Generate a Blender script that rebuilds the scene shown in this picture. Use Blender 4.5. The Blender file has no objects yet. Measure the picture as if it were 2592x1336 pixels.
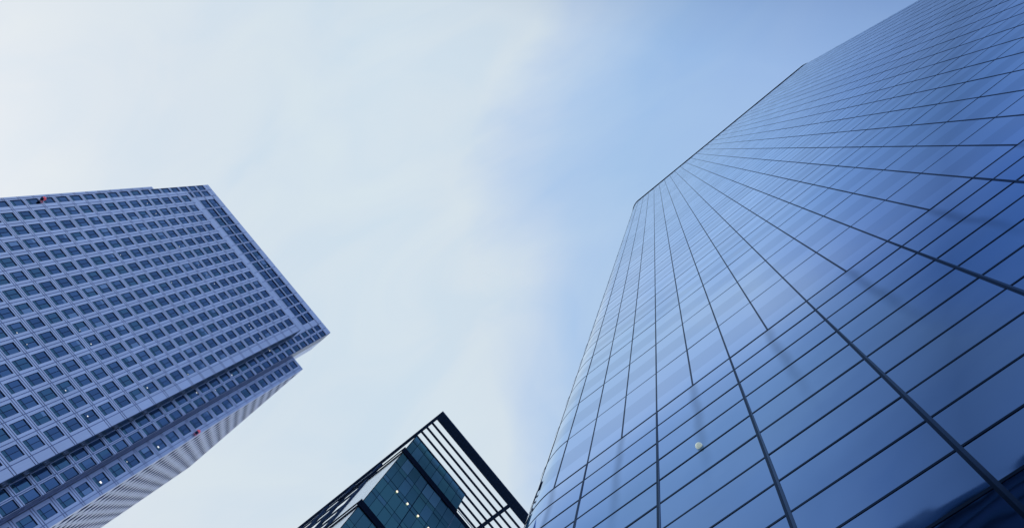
import bpy, bmesh, math, random
from mathutils import Vector, Matrix
random.seed(11)

# ------------------------------------------------------------------ camera, sky, sun, exposure
scene = bpy.context.scene
COL = scene.collection
EYE = 1.6                      # eye height of the photographer above the plaza
F_PX = 2030.5                  # focal length in pixels of a 2592 pixel wide frame
R = ((-0.63963417, 0.74920588, 0.17192637),      # image right in the world
     (-0.76867100, -0.62447306, -0.13848571),    # image down
     (0.00360908, -0.22073501, 0.97532714))      # viewing direction
cam_d = bpy.data.cameras.new('camera')
cam_d.sensor_width = 36.0
cam_d.lens = 36.0 * F_PX / 2592.0
cam_d.clip_start = 0.1
cam_d.clip_end = 6000
cam = bpy.data.objects.new('camera', cam_d)
COL.objects.link(cam)
m = Matrix(((R[0][0], -R[1][0], -R[2][0], 0), (R[0][1], -R[1][1], -R[2][1], 0), (R[0][2], -R[1][2], -R[2][2], EYE), (0, 0, 0, 1)))
cam.matrix_world = m
scene.camera = cam
scene.view_settings.view_transform = 'Standard'
scene.view_settings.look = 'None'
scene.view_settings.exposure = 0.0
scene.view_settings.gamma = 1.0
scene.view_settings.use_curve_mapping = False
scene.cycles.max_bounces = 8
scene.cycles.glossy_bounces = 6

SUN_EL = math.radians(36)
SUN_AZ = math.radians(-50)     # measured from +X towards +Y
sun_dir = Vector((math.cos(SUN_EL) * math.cos(SUN_AZ), math.cos(SUN_EL) * math.sin(SUN_AZ), math.sin(SUN_EL)))

world = bpy.data.worlds.new('World')
scene.world = world
world.use_nodes = True
wn = world.node_tree
wn.nodes.clear()


def N(nt, t, **kw):
    n = nt.nodes.new(t)
    for k, v in kw.items():
        setattr(n, k, v)
    return n


def math_node(nt, op, a, b=None, c=None):
    n = N(nt, 'ShaderNodeMath', operation=op)
    for i, v in enumerate((a, b, c)):
        if v is None:
            continue
        if isinstance(v, (int, float)):
            n.inputs[i].default_value = v
        else:
            nt.links.new(v, n.inputs[i])
    return n.outputs[0]


def ramp(nt, fac, stops, interp='LINEAR'):
    n = N(nt, 'ShaderNodeValToRGB')
    n.color_ramp.interpolation = interp
    e = n.color_ramp.elements
    while len(e) < len(stops):
        e.new(0.5)
    for el, (p, c) in zip(e, stops):
        el.position = p
        el.color = (c[0], c[1], c[2], 1)
    nt.links.new(fac, n.inputs[0])
    return n.outputs[0]


def build_sky():
    L = wn.links.new
    out = N(wn, 'ShaderNodeOutputWorld')
    bg = N(wn, 'ShaderNodeBackground')
    bg.inputs[1].default_value = 0.1
    sky = N(wn, 'ShaderNodeTexSky', sky_type='NISHITA', sun_disc=False, sun_elevation=SUN_EL,
            sun_rotation=math.pi / 2 - SUN_AZ, air_density=1.0, dust_density=2.0, ozone_density=2.0)
    tc = N(wn, 'ShaderNodeTexCoord')
    # how far a direction looks away from the sun's side: the veil of high cloud thins out that way
    dot = N(wn, 'ShaderNodeVectorMath', operation='DOT_PRODUCT')
    L(tc.outputs['Generated'], dot.inputs[0])
    dot.inputs[1].default_value = (-0.64, 0.75, 0.17)
    # soft cloud structure
    mp = N(wn, 'ShaderNodeMapping')
    mp.inputs['Scale'].default_value = (2.0, 1.1, 1.2)
    mp.inputs['Rotation'].default_value = (0, 0, math.radians(35))
    mp.inputs['Location'].default_value = (0.37, 1.9, 0.4)
    L(tc.outputs['Generated'], mp.inputs[0])
    nz = N(wn, 'ShaderNodeTexNoise')
    nz.inputs['Scale'].default_value = 1.9
    nz.inputs['Detail'].default_value = 6
    nz.inputs['Roughness'].default_value = 0.5
    nz.inputs['Distortion'].default_value = 0.5
    L(mp.outputs[0], nz.inputs['Vector'])
    c = math_node(wn, 'SUBTRACT', nz.outputs['Fac'], 0.5)
    c = math_node(wn, 'MULTIPLY', c, 0.36)
    t = math_node(wn, 'SUBTRACT', dot.outputs['Value'], c)
    t = math_node(wn, 'MULTIPLY_ADD', t, 0.5, 0.5)
    veil = ramp(wn, t, [(0.0, (.96,) * 3), (0.45, (.93,) * 3), (0.6, (.86,) * 3), (1.0, (.82,) * 3)])
    cloud = ramp(wn, t, [(0.0, (.80, .835, .87)), (0.23, (.77, .82, .868)), (0.30, (.70, .785, .862)), (0.37, (.675, .78, .868)), (0.43, (.685, .795, .88)), (0.495, (.705, .805, .885)),
                         (0.525, (.585, .72, .90)), (0.555, (.48, .655, .905)), (0.60, (.405, .605, .905)), (0.66, (.385, .57, .90)), (0.80, (.31, .49, .85))])
    # the band of deeper blue a quarter turn from the sun
    dp = N(wn, 'ShaderNodeVectorMath', operation='DOT_PRODUCT')
    L(tc.outputs['Generated'], dp.inputs[0])
    dp.inputs[1].default_value = (0.6, 0.75, 0.25)
    deep = ramp(wn, dp.outputs['Value'], [(0.30, (1, 1, 1)), (0.36, (.95, .96, .975)), (0.41, (.80, .83, .88)), (0.46, (.60, .65, .74)), (0.54, (.38, .43, .51)), (0.62, (.52, .58, .68)), (0.76, (1, 1, 1))])
    dm = N(wn, 'ShaderNodeVectorMath', operation='MULTIPLY')
    L(cloud, dm.inputs[0])
    L(deep, dm.inputs[1])
    cloud = dm.outputs[0]
    # finer wisps, a little warm where they are thick
    n2 = N(wn, 'ShaderNodeTexNoise')
    n2.inputs['Scale'].default_value = 4.6
    n2.inputs['Detail'].default_value = 7
    n2.inputs['Distortion'].default_value = 0.9
    L(mp.outputs[0], n2.inputs['Vector'])
    wisp = ramp(wn, n2.outputs['Fac'], [(0.34, (.945, .975, 1.0)), (0.5, (1, 1, 1)), (0.66, (1.03, 1.022, 1.0))])
    dw = N(wn, 'ShaderNodeVectorMath', operation='MULTIPLY')
    L(cloud, dw.inputs[0])
    L(wisp, dw.inputs[1])
    cloud = dw.outputs[0]
    sc = N(wn, 'ShaderNodeVectorMath', operation='SCALE')
    L(cloud, sc.inputs[0])
    sc.inputs['Scale'].default_value = 10.0          # the background strength is 0.1
    mx = N(wn, 'ShaderNodeMix', data_type='RGBA')
    L(veil, mx.inputs['Factor'])
    L(sky.outputs[0], mx.inputs['A'])
    L(sc.outputs[0], mx.inputs['B'])
    L(mx.outputs['Result'], bg.inputs[0])
    L(bg.outputs[0], out.inputs[0])


build_sky()

sun_d = bpy.data.lights.new('sun', 'SUN')
sun_d.energy = 1.0
sun_d.angle = math.radians(14)
sun_d.color = (1.0, 0.95, 0.88)
sun = bpy.data.objects.new('sun', sun_d)
sun.rotation_euler = (-sun_dir).to_track_quat('-Z', 'Y').to_euler()
COL.objects.link(sun)


# ------------------------------------------------------------------ materials
def principled(name, base, rough=0.5, metal=0.0, tint=None, ior=1.5, emit=None, emit_s=0.0):
    mat = bpy.data.materials.new(name)
    mat.use_nodes = True
    b = mat.node_tree.nodes['Principled BSDF']
    b.inputs['Base Color'].default_value = (*base, 1)
    b.inputs['Roughness'].default_value = rough
    b.inputs['Metallic'].default_value = metal
    b.inputs['IOR'].default_value = ior
    if tint:
        b.inputs['Specular Tint'].default_value = (*tint, 1)
    if emit:
        b.inputs['Emission Color'].default_value = (*emit, 1)
        b.inputs['Emission Strength'].default_value = emit_s
    return mat


def matte(name, base):
    mat = principled(name, base, .8)
    mat.node_tree.nodes['Principled BSDF'].inputs['Specular IOR Level'].default_value = 0.04
    return mat


def steel(name, base, rough=0.38, var=0.12, metal=0.85):
    """sheet steel cladding: panel to panel tone, fine brushed streaks, a little waviness"""
    mat = principled(name, base, rough, metal)
    nt = mat.node_tree
    b = nt.nodes['Principled BSDF']
    geo = N(nt, 'ShaderNodeNewGeometry')
    tc = N(nt, 'ShaderNodeTexCoord')
    mp = N(nt, 'ShaderNodeMapping')
    mp.inputs['Scale'].default_value = (2.2, 2.2, 0.12)
    nt.links.new(tc.outputs['Object'], mp.inputs[0])
    nz = N(nt, 'ShaderNodeTexNoise')
    nz.inputs['Scale'].default_value = 1.6
    nz.inputs['Detail'].default_value = 5
    nt.links.new(mp.outputs[0], nz.inputs['Vector'])
    nb = N(nt, 'ShaderNodeTexNoise')
    nb.inputs['Scale'].default_value = 0.08
    nb.inputs['Detail'].default_value = 3
    nt.links.new(tc.outputs['Object'], nb.inputs['Vector'])
    a = math_node(nt, 'MULTIPLY', geo.outputs['Random Per Island'], var)
    s = math_node(nt, 'MULTIPLY', nz.outputs['Fac'], 0.22)
    s2 = math_node(nt, 'MULTIPLY', nb.outputs['Fac'], 0.2)
    f = math_node(nt, 'ADD', math_node(nt, 'ADD', a, s), s2)
    f = math_node(nt, 'ADD', f, 1.0 - var * .5 - .11 - .1)
    v = N(nt, 'ShaderNodeVectorMath', operation='SCALE')
    v.inputs[0].default_value = base
    nt.links.new(f, v.inputs['Scale'])
    nt.links.new(v.outputs[0], b.inputs['Base Color'])
    r = math_node(nt, 'MULTIPLY_ADD', nz.outputs['Fac'], 0.2, rough - 0.1)
    nt.links.new(r, b.inputs['Roughness'])
    return mat


def glass_surface(mat, rough, wav, wscale):
    """common parts of the coated glasses: faintly wavy sheets"""
    nt = mat.node_tree
    tc = N(nt, 'ShaderNodeTexCoord')
    nz = N(nt, 'ShaderNodeTexNoise')
    nz.inputs['Scale'].default_value = wscale
    nz.inputs['Detail'].default_value = 1.5
    nt.links.new(tc.outputs['Object'], nz.inputs['Vector'])
    bp = N(nt, 'ShaderNodeBump')
    bp.inputs['Strength'].default_value = wav
    bp.inputs['Distance'].default_value = 1.0
    nt.links.new(nz.outputs['Fac'], bp.inputs['Height'])
    return bp.outputs[0]


def coated_glass(name, base, tint, rough=0.03, wav=0.012, wscale=0.5, metal=1.0):
    """mirror-coated glass: dark blue straight on, bright towards grazing"""
    mat = principled(name, base, rough, metal, tint)
    nt = mat.node_tree
    b = nt.nodes['Principled BSDF']
    nt.links.new(glass_surface(mat, rough, wav, wscale), b.inputs['Normal'])
    geo = N(nt, 'ShaderNodeNewGeometry')
    f = math_node(nt, 'MULTIPLY_ADD', geo.outputs['Random Per Island'], 0.12, 0.94)
    v = N(nt, 'ShaderNodeVectorMath', operation='SCALE')
    v.inputs[0].default_value = base
    nt.links.new(f, v.inputs['Scale'])
    nt.links.new(v.outputs[0], b.inputs['Base Color'])
    return mat


def blue_mirror(name, k, rough=0.03, wav=0.012, wscale=0.5, streak=0.0):
    """solar-control glass of the big tower: measured-looking reflectance curve over the angle of incidence"""
    mat = bpy.data.materials.new(name)
    mat.use_nodes = True
    nt = mat.node_tree
    nt.nodes.clear()
    out = N(nt, 'ShaderNodeOutputMaterial')
    gl = N(nt, 'ShaderNodeBsdfGlossy')
    gl.inputs['Roughness'].default_value = rough
    nt.links.new(glass_surface(mat, rough, wav, wscale), gl.inputs['Normal'])
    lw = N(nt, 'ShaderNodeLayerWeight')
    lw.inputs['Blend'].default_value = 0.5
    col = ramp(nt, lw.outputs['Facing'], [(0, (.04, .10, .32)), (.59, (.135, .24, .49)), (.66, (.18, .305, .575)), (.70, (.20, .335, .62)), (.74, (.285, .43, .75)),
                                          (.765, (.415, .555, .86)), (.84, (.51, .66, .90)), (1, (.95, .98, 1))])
    geo = N(nt, 'ShaderNodeNewGeometry')
    f = math_node(nt, 'MULTIPLY_ADD', geo.outputs['Random Per Island'], 0.10 * k, 0.95 * k)
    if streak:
        # faint dark streaks painted into the glass colour, imitating reflected and inner forms, below the mullions that stop at the top of the base
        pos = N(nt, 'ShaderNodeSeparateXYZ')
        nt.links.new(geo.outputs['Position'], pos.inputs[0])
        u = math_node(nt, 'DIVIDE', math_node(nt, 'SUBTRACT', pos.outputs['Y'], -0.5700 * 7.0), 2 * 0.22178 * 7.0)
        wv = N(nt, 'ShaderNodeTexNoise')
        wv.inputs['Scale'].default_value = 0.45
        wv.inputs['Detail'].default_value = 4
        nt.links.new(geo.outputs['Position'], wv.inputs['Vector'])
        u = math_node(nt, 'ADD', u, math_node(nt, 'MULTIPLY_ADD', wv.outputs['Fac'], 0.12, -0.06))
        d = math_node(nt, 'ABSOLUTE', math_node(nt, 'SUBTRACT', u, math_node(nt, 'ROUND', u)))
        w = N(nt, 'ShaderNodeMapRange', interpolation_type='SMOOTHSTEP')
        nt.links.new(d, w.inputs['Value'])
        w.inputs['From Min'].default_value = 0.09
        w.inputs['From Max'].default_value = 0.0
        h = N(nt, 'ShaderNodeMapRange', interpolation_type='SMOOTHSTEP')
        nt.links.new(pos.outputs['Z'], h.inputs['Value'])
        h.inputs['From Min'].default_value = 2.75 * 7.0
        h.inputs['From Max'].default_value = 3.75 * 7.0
        painted_streak = math_node(nt, 'MULTIPLY', math_node(nt, 'MULTIPLY', w.outputs[0], h.outputs[0]), streak)
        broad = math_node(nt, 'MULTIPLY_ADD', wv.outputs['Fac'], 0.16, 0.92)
        f = math_node(nt, 'MULTIPLY', math_node(nt, 'MULTIPLY', f, broad), math_node(nt, 'SUBTRACT', 1.0, painted_streak))
    v = N(nt, 'ShaderNodeVectorMath', operation='SCALE')
    nt.links.new(col, v.inputs[0])
    nt.links.new(f, v.inputs['Scale'])
    nt.links.new(v.outputs[0], gl.inputs['Color'])
    nt.links.new(gl.outputs[0], out.inputs[0])
    return mat


M = {}
M['steel'] = steel('steel_cladding', (.705, .70, .83))
M['steel_dark'] = steel('steel_joint', (.40, .42, .60), .6, .05)
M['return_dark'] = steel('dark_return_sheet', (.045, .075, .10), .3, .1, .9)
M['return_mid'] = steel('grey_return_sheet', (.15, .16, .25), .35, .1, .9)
M['win_frame'] = matte('window_frame', (.07, .11, .22))
M['roof'] = principled('roof_membrane', (.16, .16, .17), .9)
PANES = [coated_glass('office_glass_%s' % n, c, (.8, .85, 1), .05, .01) for n, c in
         (('deep', (.085, .14, .24)), ('blue', (.10, .165, .28)), ('teal', (.09, .17, .25)), ('mid', (.12, .19, .31)))]
PANE_LOW = coated_glass('office_glass_lower', (.075, .15, .20), (.8, .85, 1), .05, .01)
PANE_BLIND = coated_glass('office_glass_over_pale_blind', (.23, .31, .44), (.8, .85, 1), .12, .01)
M['lamp'] = principled('office_lamp', (.8, .8, .8), .5, emit=(1, .97, .9), emit_s=1.1)
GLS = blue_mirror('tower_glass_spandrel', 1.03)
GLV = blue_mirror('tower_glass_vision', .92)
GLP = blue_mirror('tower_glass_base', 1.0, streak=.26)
M['mull'] = blue_mirror('dark_mullion', .16, .2)
M['mull_high'] = blue_mirror('joint_gasket', .34, .15)
M['mull_up'] = blue_mirror('upper_mullion', .17, .2)
M['mull_face'] = blue_mirror('mullion_face', .32, .2)
M['black'] = matte('dark_roof_metal', (.06, .11, .21))
M['tglass'] = [coated_glass('teal_glass_%s' % n, c, (.6, .8, .9), .28, .015) for n, c in
               (('deep', (.21, .36, .32)), ('green', (.24, .43, .35)), ('blue', (.28, .44, .42)), ('pale', (.45, .64, .62)))]
M['tglass_side'] = coated_glass('side_glass', (.62, .70, .80), (.97, .98, 1), .12, .01)
M['tline'] = matte('facade_joint', (.012, .035, .07))
M['ledge'] = matte('ledge_metal', (.014, .026, .055))
M['light_panel'] = principled('light_side_panel', (.62, .66, .74), .5)
M['rail'] = principled('light_rail', (.55, .6, .75), .4, .5)
M['down'] = principled('downlight', (1, .95, .85), .5, emit=(1, .86, .62), emit_s=1.25)
M['red'] = principled('red_lamp_glass', (.80, .16, .20), .4, emit=(1, .16, .22), emit_s=.3)
M['globe'] = principled('white_globe', (.78, .88, .82), .4, emit=(.8, .97, .90), emit_s=.32)
M['globe_mark'] = principled('globe_mark', (.30, .38, .33), .6)


def paving_material():
    mat = principled('stone_paving', (.25, .24, .23), .85)
    nt = mat.node_tree
    b = nt.nodes['Principled BSDF']
    tc = N(nt, 'ShaderNodeTexCoord')
    br = N(nt, 'ShaderNodeTexBrick')
    br.inputs['Scale'].default_value = 1.0
    br.inputs['Color1'].default_value = (.26, .25, .24, 1)
    br.inputs['Color2'].default_value = (.21, .205, .20, 1)
    br.inputs['Mortar'].default_value = (.12, .12, .12, 1)
    nt.links.new(tc.outputs['Object'], br.inputs['Vector'])
    nt.links.new(br.outputs['Color'], b.inputs['Base Color'])
    return mat


# ------------------------------------------------------------------ mesh helpers
class MB:
    def __init__(self):
        self.v = []
        self.f = []
        self.mi = []

    def quad(self, a, b, c, d, mi=0):
        n = len(self.v)
        self.v += [tuple(a), tuple(b), tuple(c), tuple(d)]
        self.f.append((n, n + 1, n + 2, n + 3))
        self.mi.append(mi)

    def box(self, x0, x1, y0, y1, z0, z1, mi=0):
        n = len(self.v)
        self.v += [(x0, y0, z0), (x1, y0, z0), (x1, y1, z0), (x0, y1, z0), (x0, y0, z1), (x1, y0, z1), (x1, y1, z1), (x0, y1, z1)]
        for f in ((0, 3, 2, 1), (4, 5, 6, 7), (0, 1, 5, 4), (1, 2, 6, 5), (2, 3, 7, 6), (3, 0, 4, 7)):
            self.f.append(tuple(n + i for i in f))
            self.mi.append(mi)

    def extrude(self, pts, z0, z1, mi=0, caps=True):
        n = len(self.v)
        k = len(pts)
        self.v += [(p[0], p[1], z0) for p in pts] + [(p[0], p[1], z1) for p in pts]
        for i in range(k):
            j = (i + 1) % k
            self.f.append((n + i, n + j, n + k + j, n + k + i))
            self.mi.append(mi)
        if caps:
            self.f.append(tuple(n + i for i in reversed(range(k))))
            self.mi.append(mi)
            self.f.append(tuple(n + k + i for i in range(k)))
            self.mi.append(mi)

    def mesh(self, name, mats):
        me = bpy.data.meshes.new(name)
        me.from_pydata(self.v, [], self.f)
        for mt in (mats if isinstance(mats, (list, tuple)) else [mats]):
            me.materials.append(mt)
        me.polygons.foreach_set('material_index', self.mi)
        me.update()
        return me

    def build(self, name, mats, parent=None, loc=None):
        o = bpy.data.objects.new(name, self.mesh(name, mats))
        COL.objects.link(o)
        if parent:
            o.parent = parent
        if loc:
            o.location = loc
        return o


def link_mesh(name, me, parent, loc=(0, 0, 0)):
    o = bpy.data.objects.new(name, me)
    COL.objects.link(o)
    o.parent = parent
    o.location = loc
    return o


def thing(name, label, cat, group=None, obj=None, loc=None):
    o = obj
    if o is None:
        o = bpy.data.objects.new(name, None)
        COL.objects.link(o)
        o.empty_display_size = 2
    if loc:
        o.location = loc
    o['label'] = label
    o['category'] = cat
    if group:
        o['group'] = group
    return o


def to_px(p):
    """frame position (2592 x 1336) of a world point, only used to choose which repeats become parts"""
    q = (p[0], p[1], p[2] - EYE)
    c = [sum(R[i][k] * q[k] for k in range(3)) for i in range(3)]
    if c[2] <= 0.01:
        return None
    return (c[0] / c[2] * F_PX + 1296, c[1] / c[2] * F_PX + 668)


def shown_area(pt, n=5):
    """pixel area of the patch pt(s,t), 0..1, that falls inside the frame"""
    cs = [to_px(pt(s, t)) for s, t in ((0, 0), (1, 0), (1, 1), (0, 1))]
    if any(c is None for c in cs):
        return 0
    a = 0
    for i in range(4):
        x0, y0 = cs[i]
        x1, y1 = cs[(i + 1) % 4]
        a += x0 * y1 - x1 * y0
    ins = 0
    for i in range(n):
        for j in range(n):
            c = to_px(pt((i + .5) / n, (j + .5) / n))
            ins += c is not None and 0 <= c[0] <= 2592 and 0 <= c[1] <= 1336
    return abs(a) / 2 * ins / n / n


# ------------------------------------------------------------------ ground
g = MB()
g.quad((-3000, -3000, 0), (3000, -3000, 0), (3000, 3000, 0), (-3000, 3000, 0))
ground = g.build('ground', paving_material())
ground['kind'] = 'structure'

# ------------------------------------------------------------------ steel-clad office tower (left)
tower = thing('office_tower', 'tall steel-clad tower with rows of small square windows and notched corners', 'skyscraper')
tower.location = (47, -131, 0)
TW = Vector((47, -131, 0))
FP = 4.23                                # floor to floor
CP = 3.25                                # window bay
B0 = 136.72 + EYE                        # bottom of one row of windows in the central panel


class Face:
    """a flat piece of facade: u runs along it, z up, d into the building"""
    def __init__(self, fn):
        self.p = fn


front = lambda y0: (lambda u, z, d: Vector((u, y0 - d, z)))
westf = lambda x0: (lambda u, z, d: Vector((x0 + d, -u, z)))      # u = distance towards -Y, faces -X
eastf = lambda x0: (lambda u, z, d: Vector((x0 - d, -u, z)))


def prism(mb, P, u0, u1, z0, z1, d0, d1, mi=0):
    """closed box between two depths on a facade"""
    n = len(mb.v)
    for d in (d0, d1):
        for (u, z) in ((u0, z0), (u1, z0), (u1, z1), (u0, z1)):
            mb.v.append(tuple(P(u, z, d)))
    for f in ((0, 1, 2, 3), (7, 6, 5, 4), (0, 4, 5, 1), (1, 5, 6, 2), (2, 6, 7, 3), (3, 7, 4, 0)):
        mb.f.append(tuple(n + i for i in f))
        mb.mi.append(mi)


GAP = 0.075
JD = 0.10
RD = 0.13


def panel(mb, P, u0, u1, z0, z1, mi=0):
    """a plain cladding sheet with open joints round it"""
    prism(mb, P, u0 + GAP, u1 - GAP, z0 + GAP, z1 - GAP, 0, JD, mi)


def framed_panel(mb, P, u0, u1, z0, z1, a0, a1, b0, b1, mi=0):
    """a cladding sheet with a window opening a0..a1, b0..b1 and its reveals"""
    u0 += GAP
    u1 -= GAP
    z0 += GAP
    z1 -= GAP
    n = len(mb.v)
    o = ((u0, z0), (u1, z0), (u1, z1), (u0, z1))
    i = ((a0, b0), (a1, b0), (a1, b1), (a0, b1))
    mb.v += [tuple(P(u, z, 0)) for u, z in o] + [tuple(P(u, z, 0)) for u, z in i]
    mb.v += [tuple(P(u, z, JD)) for u, z in o] + [tuple(P(u, z, RD + .05)) for u, z in i]
    for k in range(4):
        j = (k + 1) % 4
        mb.f.append((n + k, n + j, n + 4 + j, n + 4 + k))
        mb.f.append((n + k, n + 8 + k, n + 8 + j, n + j))
        mb.f.append((n + 4 + k, n + 4 + j, n + 12 + j, n + 12 + k))
        mb.mi += [mi] * 3


LAMPS = {}          # (face id, row, column) -> list of (s, t) positions of lit lamps
WINDOWS = []        # collected: dict(P, a0, a1, b0, b1, style)


def collect_window(P, a0, a1, b0, b1, style, key):
    WINDOWS.append(dict(P=P, a0=a0, a1=a1, b0=b0, b1=b1, style=style, key=key,
                        area=shown_area(lambda s, t: P(a0 + (a1 - a0) * s, b0 + (b1 - b0) * t, RD))))


def add_window_frame(mb, w, origin=Vector((0, 0, 0)), mi=0):
    P = lambda u, z, d: w['P'](u, z, d) - origin
    a0, a1, b0, b1 = w['a0'], w['a1'], w['b0'], w['b1']
    d0, d1 = RD - .05, RD + .04
    t = .06
    prism(mb, P, a0, a0 + t, b0, b1, d0, d1, mi)
    prism(mb, P, a1 - t, a1, b0, b1, d0, d1, mi)
    prism(mb, P, a0 + t, a1 - t, b0, b0 + t, d0 - .01, d1, mi)
    prism(mb, P, a0 + t, a1 - t, b1 - t, b1, d0 - .01, d1, mi)
    um = (a0 + a1) / 2
    zt = b0 + (b1 - b0) * .27
    if w['style'] != 'plain':
        prism(mb, P, um - .045, um + .045, b0 + t, b1 - t, d0 + .01, d1, mi)
    prism(mb, P, a0 + t, a1 - t, zt - .04, zt + .04, d0 + .02, d1, mi)


def add_pane(mb, w, origin, rnd, base=0):
    """material slots: 0-3 glass tones, 4 lower light, 5 glass over a pale blind"""
    P = lambda u, z, d: w['P'](u, z, d) - origin
    a0, a1, b0, b1 = w['a0'], w['a1'], w['b0'], w['b1']
    zt = b0 + (b1 - b0) * .27
    um = (a0 + a1) / 2
    tone = rnd.choice((0, 0, 1, 1, 2, 3))
    e = .03
    for (l, r_) in ((a0, um), (um, a1)):
        tt = tone if rnd.random() < .7 else rnd.choice((0, 1, 2, 3))
        mb.quad(P(l, b0, RD), P(r_, b0, RD), P(r_, zt, RD), P(l, zt, RD), base + 4)
        k = rnd.random()
        if k < .10 and w['style'] != 'plain':
            zb = b1 - (b1 - zt) * rnd.choice((.35, .6, 1.0))
            if zb > zt + .05:
                mb.quad(P(l, zt, RD), P(r_, zt, RD), P(r_, zb, RD), P(l, zb, RD), base + tt)
            mb.quad(P(l, zb, RD), P(r_, zb, RD), P(r_, b1, RD), P(l, b1, RD), base + 5)
        else:
            dz = rnd.uniform(-.012, .012)
            mb.quad(P(l, zt, RD + e), P(r_, zt, RD + e), P(r_, b1, RD + e + dz), P(l, b1, RD + e + dz), base + tt)


def clad_area(mb, P, us, rows, style, fid, zlo, zhi, u_lo, u_hi, w_half, h, skip=None):
    """columns centred on us, window rows starting at heights rows, sheets between"""
    us = sorted(us)
    edges = [u_lo] + [(us[i] + us[i + 1]) / 2 for i in range(len(us) - 1)] + [u_hi]
    for ri, b in enumerate(rows):
        for ci, u in enumerate(us):
            e0, e1 = edges[ci], edges[ci + 1]
            # at the ends a plain margin sheet beside the outer bay
            l, r_ = max(e0, u - CP / 2), min(e1, u + CP / 2)
            if l - e0 > .3:
                panel(mb, P, e0, l, b - .3, b + FP - .8)
                panel(mb, P, e0, l, b - .8, b - .3)
            else:
                l = e0
            if e1 - r_ > .3:
                panel(mb, P, r_, e1, b - .3, b + FP - .8)
                panel(mb, P, r_, e1, b - .8, b - .3)
            else:
                r_ = e1
            framed_panel(mb, P, l, r_, b - .3, b + FP - .8, u - w_half, u + w_half, b, b + h)
            panel(mb, P, l, r_, b - .8, b - .3)
            collect_window(P, u - w_half, u + w_half, b, b + h, style, (fid, ri, ci))
    # plain bands above and below
    top = rows[-1] + FP - .8
    for ci in range(len(us)):
        if zhi - top > .2:
            zz = top
            while zz < zhi - .05:
                z2 = min(zz + 1.5, zhi)
                if zhi - z2 < .4:
                    z2 = zhi
                panel(mb, P, edges[ci], edges[ci + 1], zz, z2)
                zz = z2
        if rows[0] - .8 - zlo > .2:
            panel(mb, P, edges[ci], edges[ci + 1], zlo, rows[0] - .8)


def backing(mb, P, u0, u1, z0, z1, us, rows, w_half, h, mi):
    """the dark sheet seen in the joints, cut away at the windows"""
    us = sorted(us)
    zs = [z0]
    for b in rows:
        prism(mb, P, u0, u1, zs[-1], b, JD, JD + .2, mi)
        cur = u0
        for u in us:
            prism(mb, P, cur, u - w_half, b, b + h, JD, JD + .2, mi)
            cur = u + w_half
        prism(mb, P, cur, u1, b, b + h, JD, JD + .2, mi)
        zs.append(b + h)
    prism(mb, P, u0, u1, zs[-1], z1, JD, JD + .2, mi)


def facade(name, P, us, rows, style, fid, zlo, zhi, u_lo, u_hi, w_half, h):
    mb = MB()
    clad_area(mb, P, us, rows, style, fid, zlo, zhi, u_lo, u_hi, w_half, h)
    backing(mb, P, u_lo + .05, u_hi - .05, zlo, zhi - .05, us, rows, w_half, h, 1)
    o = mb.build(name, [M['steel'], M['steel_dark']], tower)
    o.matrix_parent_inverse = Matrix.Translation(-TW)
    return o


YP, YS, YO, YB = -100.0, -103.5, -107.5, -154.0
XP0, XP1 = 23.2, 71.2
XS0, XS1 = 19.25, 75.27
XO0, XO1 = 15.05, 78.95
ZP = 196.2 + EYE
ZS = 215.9 + EYE
ZO = 197.2 + EYE
rows_main = [B0 + FP * k for k in range(-31, 14)]
cols_main = [68.72 - CP * j for j in range(14)]
cols_main = [c for c in cols_main]
facade('central_facade', front(YP), cols_main, rows_main, 'full', 'main', 0, ZP, XP0, XP1, 1.03, 3.1)
rows_s = [B0 + .9 + FP * k for k in range(-31, 18)]
# recessed strips either side of the central panel
facade('recessed_strip', front(YS), [20.15, 22.36], rows_s, 'plain', 'sa', 0, ZS, XS0, XP0, .86, 3.25)
facade('recessed_strip', front(YS), [72.2, 74.3], rows_s, 'plain', 'sb', 0, ZS, XP1, XS1, .86, 3.25)
# two-storey crown in the same recessed plane
cols_top = [68.63 - CP * j for j in range(14)]
rows_top = [B0 + .9 + FP * 16, B0 + .9 + FP * 17]


def crown():
    mb = MB()
    P = front(YS)
    us = sorted(cols_top)
    h = 3.5
    zb = ZP - 7
    edges = [XP0] + [(us[i] + us[i + 1]) / 2 for i in range(len(us) - 1)] + [XP1]
    for b in rows_top:
        for i, u in enumerate(us):
            framed_panel(mb, P, edges[i], edges[i + 1], b - .36, b + FP - .36, u - 1.4, u + 1.4, b, b + h)
            collect_window(P, u - 1.4, u + 1.4, b, b + h, 'full', ('top', rows_top.index(b), i))
        prism(mb, P, XP0, XP1, b + h, b + h + .09, -.06, .05)
    for i in range(len(edges) - 1):
        panel(mb, P, edges[i], edges[i + 1], zb, rows_top[0] - .36)
        panel(mb, P, edges[i], edges[i + 1], rows_top[1] + FP - .36, ZS)
    backing(mb, P, XP0, XP1, zb, ZS - .05, us, rows_top, 1.4, h, 1)
    o = mb.build('crown', [M['steel'], M['steel_dark']], tower)
    o.matrix_parent_inverse = Matrix.Translation(-TW)


crown()
rows_o = [B0 + 1.35 + FP * k for k in range(-31, 14)]
facade('outer_strip', front(YO), [17.42], rows_o, 'full', 'oa', 0, ZO, XO0, XS0, 1.03, 2.95)
facade('outer_strip', front(YO), [76.75], rows_o, 'full', 'ob', 0, ZO, XS1, XO1, 1.03, 2.95)
# side walls
us_side = [-YO + 2.4 + CP * i for i in range(14)]
facade('side_wall', westf(XO0), us_side, rows_o, 'plain', 'west', 0, ZO, -YO, -YB, 1.0, 2.95)
facade('side_wall', eastf(XO1), us_side, rows_o, 'plain', 'east', 0, ZO, -YO, -YB, 1.0, 2.95)


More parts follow.
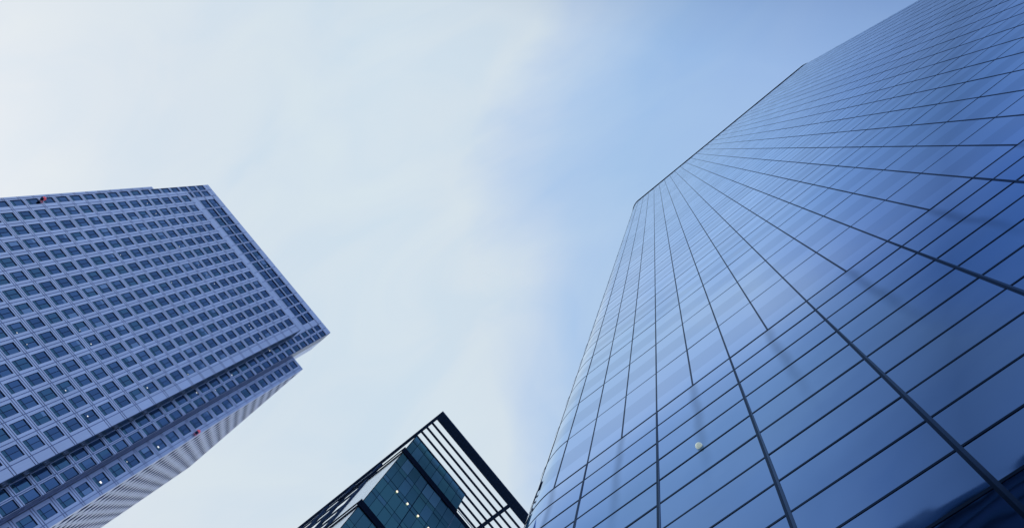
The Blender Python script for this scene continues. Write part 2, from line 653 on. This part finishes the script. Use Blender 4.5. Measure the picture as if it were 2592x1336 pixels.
def tower_rest():
    # returns of the steps
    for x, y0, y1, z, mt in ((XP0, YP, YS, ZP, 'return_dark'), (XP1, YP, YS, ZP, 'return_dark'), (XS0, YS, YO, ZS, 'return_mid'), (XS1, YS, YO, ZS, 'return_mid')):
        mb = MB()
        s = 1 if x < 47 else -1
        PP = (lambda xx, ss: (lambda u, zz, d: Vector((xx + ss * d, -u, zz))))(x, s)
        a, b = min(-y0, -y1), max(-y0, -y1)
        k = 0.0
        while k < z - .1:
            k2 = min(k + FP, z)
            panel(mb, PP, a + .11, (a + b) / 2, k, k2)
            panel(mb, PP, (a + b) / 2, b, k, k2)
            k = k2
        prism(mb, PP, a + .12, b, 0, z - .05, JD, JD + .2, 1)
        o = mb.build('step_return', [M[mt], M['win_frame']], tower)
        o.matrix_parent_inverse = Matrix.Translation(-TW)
    mb = MB()
    # back wall and the body behind the facades
    mb.quad((XO0, YB, 0), (XO1, YB, 0), (XO1, YB, ZO), (XO0, YB, ZO))
    o = mb.build('rear_wall', M['steel'], tower)
    o.matrix_parent_inverse = Matrix.Translation(-TW)
    r = MB()
    r.box(XO0 + .4, XO1 - .4, YB + .2, YO - .6, ZO - .6, ZO - .05)
    r.box(XP0 + .5, XP1 - .5, YS - .6, YP - .5, ZP - .4, ZP - .05)
    r.box(XS0 + .4, XS1 - .4, YO - 3, YS - .5, ZS - .4, ZS - .05)
    r.box(22.4, 72.2, YB + 6, YO - 3, ZO, ZS - .1)
    o = r.build('roof', M['roof'], tower)
    o.matrix_parent_inverse = Matrix.Translation(-TW)
    # sides of the crown block beyond the step
    for x, s in ((XS0, 1), (XS1, -1)):
        c = MB()
        PP = (lambda xx, ss: (lambda u, zz, d: Vector((xx + ss * d, -u, zz))))(x, s)
        k = ZO
        while k < ZS - .1:
            k2 = min(k + 1.4, ZS)
            panel(c, PP, -YO + .02, -YO + 4.5, k, k2)
            k = k2
        prism(c, PP, -YO + .02, -YO + 4.4, ZO, ZS - .05, JD, JD + .2, 1)
        o = c.build('crown_side', [M['steel'], M['steel_dark']], tower)
        o.matrix_parent_inverse = Matrix.Translation(-TW)


tower_rest()

# lit ceiling lamps seen through the office windows: where they show in the photo, with their half size in metres
LIT = [(372.8, 515.2, .08), (394.8, 541, .08), (305, 645, .07), (44, 843.3, .08), (67.8, 871, .08), (202.3, 835.8, .08), (230.4, 870.4, .1),
       (454, 624, .08), (502.6, 670.3, .08), (524.1, 695.7, .08), (542.5, 718, .08), (589.1, 774.4, .08), (610.7, 800.3, .08), (630.3, 823, .08), (635, 830.4, .1),
       (658, 856.7, .08), (434.5, 715.3, .07), (675.7, 673.8, .08), (476.4, 948, .08), (684.3, 886.4, .12), (586.4, 949, .12), (166, 987.7, .1),
       (222, 1052.7, .11), (372.7, 981, .12), (144, 957.2, .08), (400.5, 1130.7, .2), (254.8, 1219.8, .22), (321.2, 1168, .08), (499.8, 992.3, .13),
       (530, 975.3, .11), (542, 988.5, .08)]


def on_pane(w, px, py):
    """(u, z) on the glass of window w that shows at the frame position, or None"""
    v = [R[0][k] * (px - 1296) + R[1][k] * (py - 668) + R[2][k] * F_PX for k in range(3)]
    p0 = w['P'](0, 0, RD)
    if abs(p0.y) < 1:                      # a side wall
        return None
    k = p0.y / v[1]
    u, z = v[0] * k, v[2] * k + EYE
    if w['a0'] - .1 < u < w['a1'] + .1 and w['b0'] - .3 < z < w['b1'] + .3:
        return (min(max(u, w['a0'] + .25), w['a1'] - .25), min(max(z, w['b0'] + .3), w['b1'] - .2))
    return None


def finish_windows():
    rnd = random.Random(5)
    mats = [M['win_frame']] + PANES + [PANE_LOW, PANE_BLIND]
    order = sorted(range(len(WINDOWS)), key=lambda i: -WINDOWS[i]['area'])
    chosen = set(order[:100])
    lit_at = {}
    for (px, py, q) in LIT:
        for i in order:
            if WINDOWS[i]['area'] < 5:
                break
            hit = on_pane(WINDOWS[i], px, py)
            if hit:
                lit_at.setdefault(i, []).append((hit[0], hit[1], q))
                break
    field = MB()
    for i, w in enumerate(WINDOWS):
        lit = lit_at.get(i, [])
        if i in chosen:
            org = w['P']((w['a0'] + w['a1']) / 2, w['b0'], RD)
            fr = MB()
            add_window_frame(fr, w, org)
            fo = fr.build('window', M['win_frame'], tower)
            fo.location = org - TW
            pn = MB()
            add_pane(pn, w, org, rnd)
            pn.build('pane', PANES + [PANE_LOW, PANE_BLIND], fo)
            for (u, z, q) in lit:
                lm = MB()
                prism(lm, lambda uu, zz, d: w['P'](uu, zz, d) - org, u - q, u + q, z - q * .8, z + q * .8, RD - .03, RD - .01)
                lm.build('ceiling_lamp', M['lamp'], fo)
        else:
            add_window_frame(field, w)
            add_pane(field, w, Vector((0, 0, 0)), rnd, 1)
            for (u, z, q) in lit:
                prism(field, w['P'], u - q, u + q, z - q * .8, z + q * .8, RD - .03, RD - .01, 7)
    o = field.build('window_field', mats + [M['lamp']], tower)
    o.matrix_parent_inverse = Matrix.Translation(-TW)
    o['kind'] = 'stuff'


finish_windows()

# ------------------------------------------------------------------ blue glass tower (right)
D = 7.0
glass_tower = thing('glass_tower', 'sheer blue glass tower with a rounded corner, its mullions fanning out towards the top', 'skyscraper')
GT = Vector((-36, 14, 0))
glass_tower.location = GT
MP = 0.22178 * D                               # mullion pitch
Y0 = -0.5700 * D                               # a mullion that stops above the base
ks = list(range(-4, 27))
RHO = 0.52 * D
ZB = 3.869 * D + EYE                           # top of the base
ZT = 27.9 * D + EYE
floors = [3.869, 4.573, 5.278, 5.985]
while floors[-1] + .573 < 27.7:
    floors.append(floors[-1] + .573)
floors = [f * D + EYE for f in floors] + [ZT - .35]
base_rows = []
z = ZB
while z > 0.3:
    base_rows.append(z)
    z -= .2116 * D
base_rows.append(0.0)
ys0 = Y0 - 4 * MP
ys1 = 5.285 * D


def arc(cx, cy, a0, a1, n):
    return [(cx + RHO * math.cos(a0 + (a1 - a0) * i / n), cy + RHO * math.sin(a0 + (a1 - a0) * i / n)) for i in range(n + 1)]


X0 = -D
XW = -D - 57.0
SUB = 6                                        # facets of one curved pane
# stations round the visible part of the plan: (list of plan points of each bay), bay by bay
bays = []
c1 = arc(X0 - RHO, ys0, -math.pi / 2, 0, 4 * SUB)
for i in range(4):
    bays.append(c1[i * SUB:(i + 1) * SUB + 1])
first_flat = len(bays)
for k in ks[:-1]:
    bays.append([(X0, Y0 + MP * k), (X0, Y0 + MP * (k + 1))])
bays.append([(X0, Y0 + MP * 26), (X0, ys1)])
c2 = arc(X0 - RHO, ys1, 0, math.pi / 2, 4 * SUB)
for i in range(4):
    bays.append(c2[i * SUB:(i + 1) * SUB + 1])


def inset(p, q, d):
    return p


def outward(p):
    x, y = p
    cx = X0 - RHO
    if x <= cx:
        return Vector((0, -1 if y < 0 else 1, 0))
    if y < ys0:
        v = Vector((x - cx, y - ys0, 0))
    elif y > ys1:
        v = Vector((x - cx, y - ys1, 0))
    else:
        return Vector((1, 0, 0))
    return v.normalized()


TG = .032                                      # half height of the horizontal joints


def pane_mesh(pts, z0, z1, bands, origin, rnd):
    """one sheet per bay and floor with its printed bands; bands = [(fraction, material index)]"""
    mb = MB()
    tl = rnd.uniform(-.005, .005)
    tz = rnd.uniform(-.005, .005)
    zz = z0
    n = len(pts)
    prev = None
    cuts = [z0]
    for f, _ in bands:
        cuts.append(cuts[-1] + (z1 - z0) * f)
    cuts[-1] = z1
    grid = []
    for zc in cuts:
        row = []
        for i, p in enumerate(pts):
            o = outward(p) * (tl * (i / (n - 1) - .5) + tz * ((zc - z0) / (z1 - z0) - .5))
            row.append(len(mb.v))
            mb.v.append((p[0] + o.x - origin.x, p[1] + o.y - origin.y, zc - origin.z))
        grid.append(row)
    for j, (_, mi) in enumerate(bands):
        for i in range(n - 1):
            mb.f.append((grid[j][i], grid[j][i + 1], grid[j + 1][i + 1], grid[j + 1][i]))
            mb.mi.append(mi)
    return mb


BANDS = [(.27, 0), (.36, 1), (.37, 0)]
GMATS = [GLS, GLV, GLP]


def shade_smooth(o):
    for p in o.data.polygons:
        p.use_smooth = True


def build_glass():
    rnd = random.Random(3)
    panes = []
    for bi, pts in enumerate(bays):
        for fi in range(len(floors) - 1):
            panes.append((pts, floors[fi] + TG, floors[fi + 1] - TG, BANDS))
    # the base: wider sheets, two bays each where the facade is flat
    wide = [b for b in bays[:first_flat]]
    k = first_flat
    flat = bays[first_flat:first_flat + len(ks) - 1]
    # mullions with an odd number run down to the ground
    odd = [ks[0]] + [q for q in ks if q % 2] + [ks[-1]]
    odd = sorted(set(odd))
    if True:
        odd.remove(ks[0])
    wide[-1] = wide[-1] + [(X0, Y0 + MP * odd[0])]
    for a, b in zip(odd[:-1], odd[1:]):
        wide.append([(X0, Y0 + MP * a), (X0, Y0 + MP * b)])
    wide += bays[first_flat + len(ks) - 1:]
    for pts in wide:
        for r in range(len(base_rows) - 1):
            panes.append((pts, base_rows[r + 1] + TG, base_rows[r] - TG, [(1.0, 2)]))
    areas = []
    for i, (pts, z0, z1, bands) in enumerate(panes):
        a, b = pts[0], pts[-1]
        n = outward(((a[0] + b[0]) / 2, (a[1] + b[1]) / 2)) if abs(a[0] - b[0]) > 1e-6 else Vector((1, 0, 0))
        facing = -(n.x * a[0] + n.y * a[1])
        ar = shown_area(lambda s, t: (a[0] + (b[0] - a[0]) * s, a[1] + (b[1] - a[1]) * s, z0 + (z1 - z0) * t)) if facing > 0 else 0
        areas.append(ar)
    order = sorted(range(len(panes)), key=lambda i: -areas[i])
    chosen = set(order[:100])
    field = MB()
    for i, (pts, z0, z1, bands) in enumerate(panes):
        if i in chosen:
            org = Vector((pts[0][0], pts[0][1], z0))
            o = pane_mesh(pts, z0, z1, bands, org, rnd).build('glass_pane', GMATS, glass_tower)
            o.location = org - GT
            if len(pts) > 2:
                shade_smooth(o)
        else:
            pm = pane_mesh(pts, z0, z1, bands, Vector((0, 0, 0)), rnd)
            n = len(field.v)
            field.v += pm.v
            field.f += [tuple(n + q for q in f) for f in pm.f]
            field.mi += pm.mi
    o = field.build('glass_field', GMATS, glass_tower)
    o.location = -GT
    o['kind'] = 'stuff'
    shade_smooth(o)
    return wide


wide_bays = build_glass()
plan = []
for b in bays:
    for p in b:
        if not plan or (Vector(plan[-1]) - Vector(p)).length > 1e-4:
            plan.append(p)


def ribbon(name, pts, z0, z1, d0, d1, mat):
    """a band that follows the plan, from depth d0 (outside, +) to d1 (inside)"""
    mb = MB()
    ring = []
    for p in pts:
        n = outward(p)
        a = Vector((p[0], p[1], 0)) + n * d0
        b = Vector((p[0], p[1], 0)) + n * d1
        i = len(mb.v)
        mb.v += [(a.x, a.y, z0), (a.x, a.y, z1), (b.x, b.y, z1), (b.x, b.y, z0)]
        ring.append(i)
    for i, j in zip(ring[:-1], ring[1:]):
        for a, b in ((0, 1), (1, 2), (2, 3), (3, 0)):
            mb.f.append((i + a, j + a, j + b, i + b))
            mb.mi.append(0)
    for i in (ring[0], ring[-1]):
        mb.f.append((i, i + 1, i + 2, i + 3))
        mb.mi.append(0)
    o = mb.build(name, mat, glass_tower)
    o.location = -GT
    return o


def build_lines():
    for zf in floors[1:-1]:
        ribbon('transom', plan, zf - TG, zf + TG, .007, -.08, M['mull_high'])
    for i, zf in enumerate(base_rows[:-1]):
        t = .044 if i in (0, 5, 10, 15) else .034
        ribbon('transom', plan, zf - t, zf + t, .010, -.08, M['mull'])
    # mullions
    for k in ks:
        y = Y0 + MP * k
        full = k % 2 != 0
        mb = MB()
        mb.box(X0 - .08, X0 + .010, y - .029, y + .029, ZB + .03, ZT - .3, 2)
        if full:
            mb.box(X0 - .08, X0 + .018, y - .031, y + .029, 0, ZB - .03)
            # the fin beside it widens downwards
            n = len(mb.v)
            for (zz, wd) in ((0, .085), (ZB - 11.0, .066), (ZB - 2.0, .010), (ZB - .035, .002)):
                mb.v += [(X0 - .08, y + .029, zz), (X0 + .013, y + .029, zz), (X0 + .013, y + .029 + wd, zz), (X0 - .08, y + .029 + wd, zz)]
            for q in range(3):
                for e in range(4):
                    e2 = (e + 1) % 4
                    mb.f.append((n + 4 * q + e, n + 4 * q + e2, n + 4 * q + 4 + e2, n + 4 * q + 4 + e))
                    mb.mi.append(1)
        o = mb.build('mullion', [M['mull'], M['mull_face'], M['mull_up']], glass_tower)
        o.location = -GT
    for b in bays[:3] + bays[-3:]:
        p = b[-1] if b in bays[:3] else b[0]
        n = outward(p)
        t = Vector((-n.y, n.x, 0))
        c = Vector((p[0], p[1], 0))
        mb = MB()
        mb.extrude([c + n * .012 - t * .025, c + n * .012 + t * .025, c - n * .08 + t * .025, c - n * .08 - t * .025], 0, ZT - .3)
        o = mb.build('mullion', M['mull'], glass_tower)
        o.location = -GT
    ribbon('parapet', plan, ZT - .35, ZT + .25, .12, -.3, M['mull_face'])
    # the sides and the back that the photo does not show, and the roof
    mb = MB()
    a, b = bays[0][0], bays[-1][-1]
    mb.quad((a[0], a[1], 0), (XW, a[1], 0), (XW, a[1], ZT), (a[0], a[1], ZT))
    mb.quad((b[0], b[1], 0), (XW, b[1], 0), (XW, b[1], ZT), (b[0], b[1], ZT))
    mb.quad((XW, a[1], 0), (XW, b[1], 0), (XW, b[1], ZT), (XW, a[1], ZT))
    o = mb.build('rear_glazing', GLV, glass_tower)
    o.location = -GT
    mb = MB()
    mb.extrude([(p[0] - .4 if p[0] > X0 - 1 else p[0], p[1], 0) for p in plan] + [(XW, b[1], 0), (XW, a[1], 0)], ZT - .7, ZT - .36)
    o = mb.build('roof', M['roof'], glass_tower)
    o.location = -GT


build_lines()

# ------------------------------------------------------------------ dark glass block with the slatted roof (bottom centre)
H = 90.0
block = thing('glass_block', 'dark teal glass office block under a projecting slatted roof, bottom centre', 'office block')
BT = Vector((-16, -58, 0))
block.location = BT


def hz(z):
    return z * H + EYE


def bbox(name, mat, boxes, parent=None):
    mb = MB()
    for (x0, x1, y0, y1, z0, z1) in boxes:
        mb.box(min(x0, x1) * H, max(x0, x1) * H, min(y0, y1) * H, max(y0, y1) * H, hz(z0), hz(z1))
    o = mb.build(name, mat, block)
    o.location = -BT
    return o


FX0, FX1, FX2 = -.0913, -.1945, -.3000        # facade corners
RX0, RX1 = -.0880, -.3300                      # roof extent
RY0, RY1 = -.4285, -.760
zr0, zr1 = 1.0, 1.0012
bbox('roof_beam', M['black'], [(RX0, RX1, RY0, -.4417, zr0, zr1 + .002)])
bbox('roof_beam', M['black'], [(RX0, -.0919, -.4418, RY1, zr0 + .0001, zr1 + .0019)])
bbox('roof_beam', M['black'], [(-.2390, -.2438, -.4418, RY1, zr0 - .0012, zr1 - .0003)])
y = -.4487
i = 0
while y > -.60:
    if i < 3:
        bbox('roof_slat', M['black'], [(-.0918, RX1, y, y - .0030, zr0 + .0003, zr1)])
    else:
        bbox('roof_slat', M['black'], [(FX1 - .0004, RX1, y, y - .0030, zr0 + .0003, zr1)])
    y -= .0099
    i += 1
FY = -.4785
ZL = [.9500, .7930, .6360, .4790, .3220, .1650]


def front_facade():
    """the dark front: storey by storey sheets of glass set in thin joints"""
    rnd = random.Random(8)
    pitch = .0133
    vs = sorted([-.1412 + pitch * k for k in range(-12, 4)] + [FX1 - .0004])
    vs = [v for v in vs if FX2 < v < FX0 - .002]
    zs = [1.0, .9803, .9512]
    z = .9380
    fl = .0393
    lines = []
    k = 0
    while z > 0.02:
        lines.append(z)
        for d in (.0295, .0388):
            if z - d > 0:
                lines.append(z - d)
        z -= fl
        k += 1
    lines = sorted(set(round(q, 4) for q in lines), reverse=True)
    cells = []
    for ztop, zbot, xs in [(1.0, .9806, None), (.9800, .9512, None)]:
        vv = [FX0 - .0005] + [v for v in reversed(vs) if v > FX1 + .002] + [FX1 + .0005]
        for a, b in zip(vv[:-1], vv[1:]):
            cells.append((a, b, ztop, zbot))
    vv = [FX0 - .0005] + list(reversed(vs)) + [FX2 + .0005]
    for zt, zb in zip(lines[:-1], lines[1:]):
        for a, b in zip(vv[:-1], vv[1:]):
            cells.append((a, b, zt, zb))
    g = .0005
    gx = .00025
    scored = []
    for c in cells:
        a, b, zt, zb = c
        scored.append(shown_area(lambda s, t: ((a + (b - a) * s) * H, FY * H, hz(zb + (zt - zb) * t))))
    order = sorted(range(len(cells)), key=lambda i: -scored[i])
    chosen = set(order[:100])
    field = MB()
    for i, (a, b, zt, zb) in enumerate(cells):
        tone = rnd.choice((0, 0, 1, 1, 2))
        if zt > .93 and zb > .9 and zt < .945 and rnd.random() < .75:
            tone = rnd.choice((2, 3, 3))
        elif zt > .98:
            tone = rnd.choice((1, 2))
        t1, t2 = rnd.uniform(-.02, .02), rnd.uniform(-.02, .02)
        q = [((a - gx) * H, FY * H + t1, hz(zb + g)), ((b + gx) * H, FY * H, hz(zb + g)), ((b + gx) * H, FY * H + t2, hz(zt - g)), ((a - gx) * H, FY * H + t1 + t2, hz(zt - g))]
        if i in chosen:
            mb = MB()
            mb.quad(*q, tone)
            o = mb.build('glass_pane', M['tglass'], block)
            o.location = -BT
        else:
            field.quad(*q, tone)
    o = field.build('glass_field', M['tglass'], block)
    o.location = -BT
    o['kind'] = 'stuff'
    # body behind the panes: shows as the joints
    bbox('facade_frame', M['tline'], [(FX0 - .0003, FX1 + .0002, FY - .0008, FY - .0030, .94, .9996), (FX0 - .0003, FX2, FY - .0009, -.5520, -EYE / H, .9497), (-.1300, FX2, -.5521, -.74, -EYE / H, .9496), (FX0 - .0003, -.1299, -.5521, -.74, -EYE / H, .60)])
    bbox('head_beam', M['black'], [(FX0, FX1, FY + .0008, FY - .0032, .9990, 1.0004)])
    # bolder vertical joints
    bbox('facade_mullion', M['tline'], [(-.1407, -.1417, FY + .0002, FY - .0008, .3, .937)])
    bbox('facade_mullion', M['rail'], [(-.1943, -.1947, FY + .0006, FY - .0008, .3, .937)])


front_facade()


def side_facade():
    # bright glass of the side face, storey joints
    cells = MB()
    zc = [1.0, .9515]
    z = .9370
    zs = []
    while z > 0.0:
        for a, b in ((z, z - .0135), (z - .0140, z - .0275), (z - .0280, z - .0388)):
            if b > 0:
                zs.append((a, b))
        z -= .0393
    for zt, zb in zs:
        for y0 in [FY - .0003 - .0166 * i for i in range(4)]:
            y1 = y0 - .0164
            cells.quad((FX0 * H, y0 * H, hz(zb)), (FX0 * H, y1 * H, hz(zb)), (FX0 * H, y1 * H, hz(zt)), (FX0 * H, y0 * H, hz(zt)))
    o = cells.build('side_glazing', M['tglass_side'], block)
    o.location = -BT
    # projecting louvred ledges with an open slot along the side, solid along the front
    for zl in ZL:
        bbox('ledge', M['ledge'], [(-.0889, -.0904, FY + .0010, -.60, zl - .001, zl + .0005),
                                   (-.0910, -.0914, FY + .0008, -.60, zl - .0095, zl - .001),
                                   (-.0889, FX1 if zl > .9 else FX2, FY + .0010, FY - .0006, zl - .0120, zl)])
    # upright fins beyond the bright bay
    for yf in (-.5445, -.5960, -.6480, -.7000):
        bbox('fin', M['black'], [(-.0898, -.0935, yf, yf - .0060, .30, .9995)])
    # dark louvres between the fins
    for j, (ya, yb) in enumerate(((-.5522, -.5958), (-.6037, -.6478), (-.6557, -.6998))):
        bx = []
        zz = .995
        while zz > .45:
            bx.append((-.0915, -.0928, ya, yb, zz - .009, zz))
            zz -= .030 if len(bx) % 3 else .042
        for piece in bx:
            bbox('louvre', M['black'], [piece])


side_facade()
bbox('parapet', M['rail'], [(FX1 - .0006, FX2, FY + .0012, FY + .0006, .9500, .9510)])
bbox('roof_deck', M['roof'], [(FX1 - .001, FX2, FY - .002, -.74, .9498, .9503)])
for k in range(4):
    mb = MB()
    cx, cz = (-.1159 - .0190 * k) * H, hz(.8628 + .0006 * k)
    n = 14
    pts = [(cx + .125 * math.cos(2 * math.pi * i / n), cz + .125 * math.sin(2 * math.pi * i / n)) for i in range(n)]
    b0 = len(mb.v)
    mb.v += [(p[0], FY * H + .03, p[1]) for p in pts] + [(p[0], FY * H + .10, p[1]) for p in pts]
    mb.f.append(tuple(range(b0, b0 + n)))
    mb.f.append(tuple(range(b0 + 2 * n - 1, b0 + n - 1, -1)))
    mb.mi += [0, 0]
    for i in range(n):
        j = (i + 1) % n
        mb.f.append((b0 + i, b0 + j, b0 + n + j, b0 + n + i))
        mb.mi.append(0)
    o = mb.build('downlight', M['down'], block)
    o.location = -BT


# ------------------------------------------------------------------ small things
def blob(name, mat, r, parent=None, loc=(0, 0, 0), seg=20, squash=1.0):
    bm = bmesh.new()
    bmesh.ops.create_uvsphere(bm, u_segments=seg, v_segments=seg // 2 + 2, radius=r)
    for v in bm.verts:
        v.co.z *= squash
    me = bpy.data.meshes.new(name)
    bm.to_mesh(me)
    bm.free()
    me.materials.append(mat)
    for p in me.polygons:
        p.use_smooth = True
    o = link_mesh(name, me, parent, loc)
    return o


def warning_lamp(x, y, z, dx, dy, label):
    t = thing('warning_lamp', label, 'warning light', 'red warning lamps on the steel tower')
    t.location = (x, y, z)
    a = MB()
    a.box(min(0, dx) - .06, max(0, dx) + .06, min(0, dy) - .06, max(0, dy) + .06, -.06, .06)
    a.build('bracket', M['win_frame'], t)
    b = MB()
    b.box(dx - .3, dx + .3, dy - .3, dy + .3, .06, .3)
    b.build('lamp_base', M['win_frame'], t)
    blob('lamp_dome', M['red'], .42, t, (dx, dy, .75), 18, 1.1)


warning_lamp(74.5, YS, 149.6 + EYE, 0, .55, 'red warning lamp on the upper corner strip of the steel tower')
warning_lamp(15.5, YO, 145.3 + EYE, 0, .55, 'red warning lamp on the lower outer edge of the steel tower')

gl = thing('globe_lamp', 'small round white lamp on the lower blue glass facade', 'lamp')
gl.location = (-D + .02, -.5844 * D, 3.052 * D + EYE)
br = MB()
br.box(-.05, .006, -.03, .03, .06, .13)
br.build('bracket', M['mull'], gl)
gb = blob('globe', M['globe'], .10, gl, (.012, 0, .10), 24)
mk = MB()
# two strokes of the mark on the globe, on the side that looks down to the plaza
cdir = (Vector((0, 0, EYE)) - Vector((-D + .032, -.5844 * D, 3.052 * D + EYE + .10))).normalized()
up = Vector((0, 0, 1))
sx = cdir.cross(Vector((R[1][0], R[1][1], R[1][2]))).normalized()
sy = sx.cross(cdir).normalized()
for s in (-1, 1):
    p0 = sy * .045
    p1 = -sy * .05 + sx * .04 * s
    dirv = (p1 - p0).normalized()
    nrm = dirv.cross(cdir) * .009
    lift = lambda p: cdir * (math.sqrt(max(.10 ** 2 - p.length_squared, 0)) + .003)
    q = [p0 - nrm, p0 + nrm, p1 + nrm, p1 - nrm]
    q = [a + lift(a) for a in q]
    mk.quad(*q)
    mk.quad(*[a - cdir * .006 for a in q])
mk.build('mark', M['globe_mark'], gb)

# a dark office block across the plaza: the photo shows it only as a reflection in the lowest panes
opp = thing('office_block', 'dark block mirrored in the lowest glass panes at bottom right', 'office block')
OT = Vector((80, 30, 0))
opp.location = OT
mb = MB()
mb.box(62, 100, -22, 74, 0, 131.5 + EYE)
mb.build('wall', principled('dark_stone', (.10, .15, .21), .7), opp).location = -OT
mb = MB()
for fl in range(1, 32):
    mb.box(61.7, 61.98, -21.5, 73.5, fl * 4.2, fl * 4.2 + 1.1)
mb.build('spandrel_band', principled('dark_band', (.06, .12, .16), .5, .3), opp).location = -OT
mb = MB()
mb.box(61.2, 100.5, -22.6, 74.6, 131.6 + EYE, 134.2 + EYE)
mb.build('cornice', principled('dark_cornice', (.16, .26, .31), .5, .3), opp).location = -OT
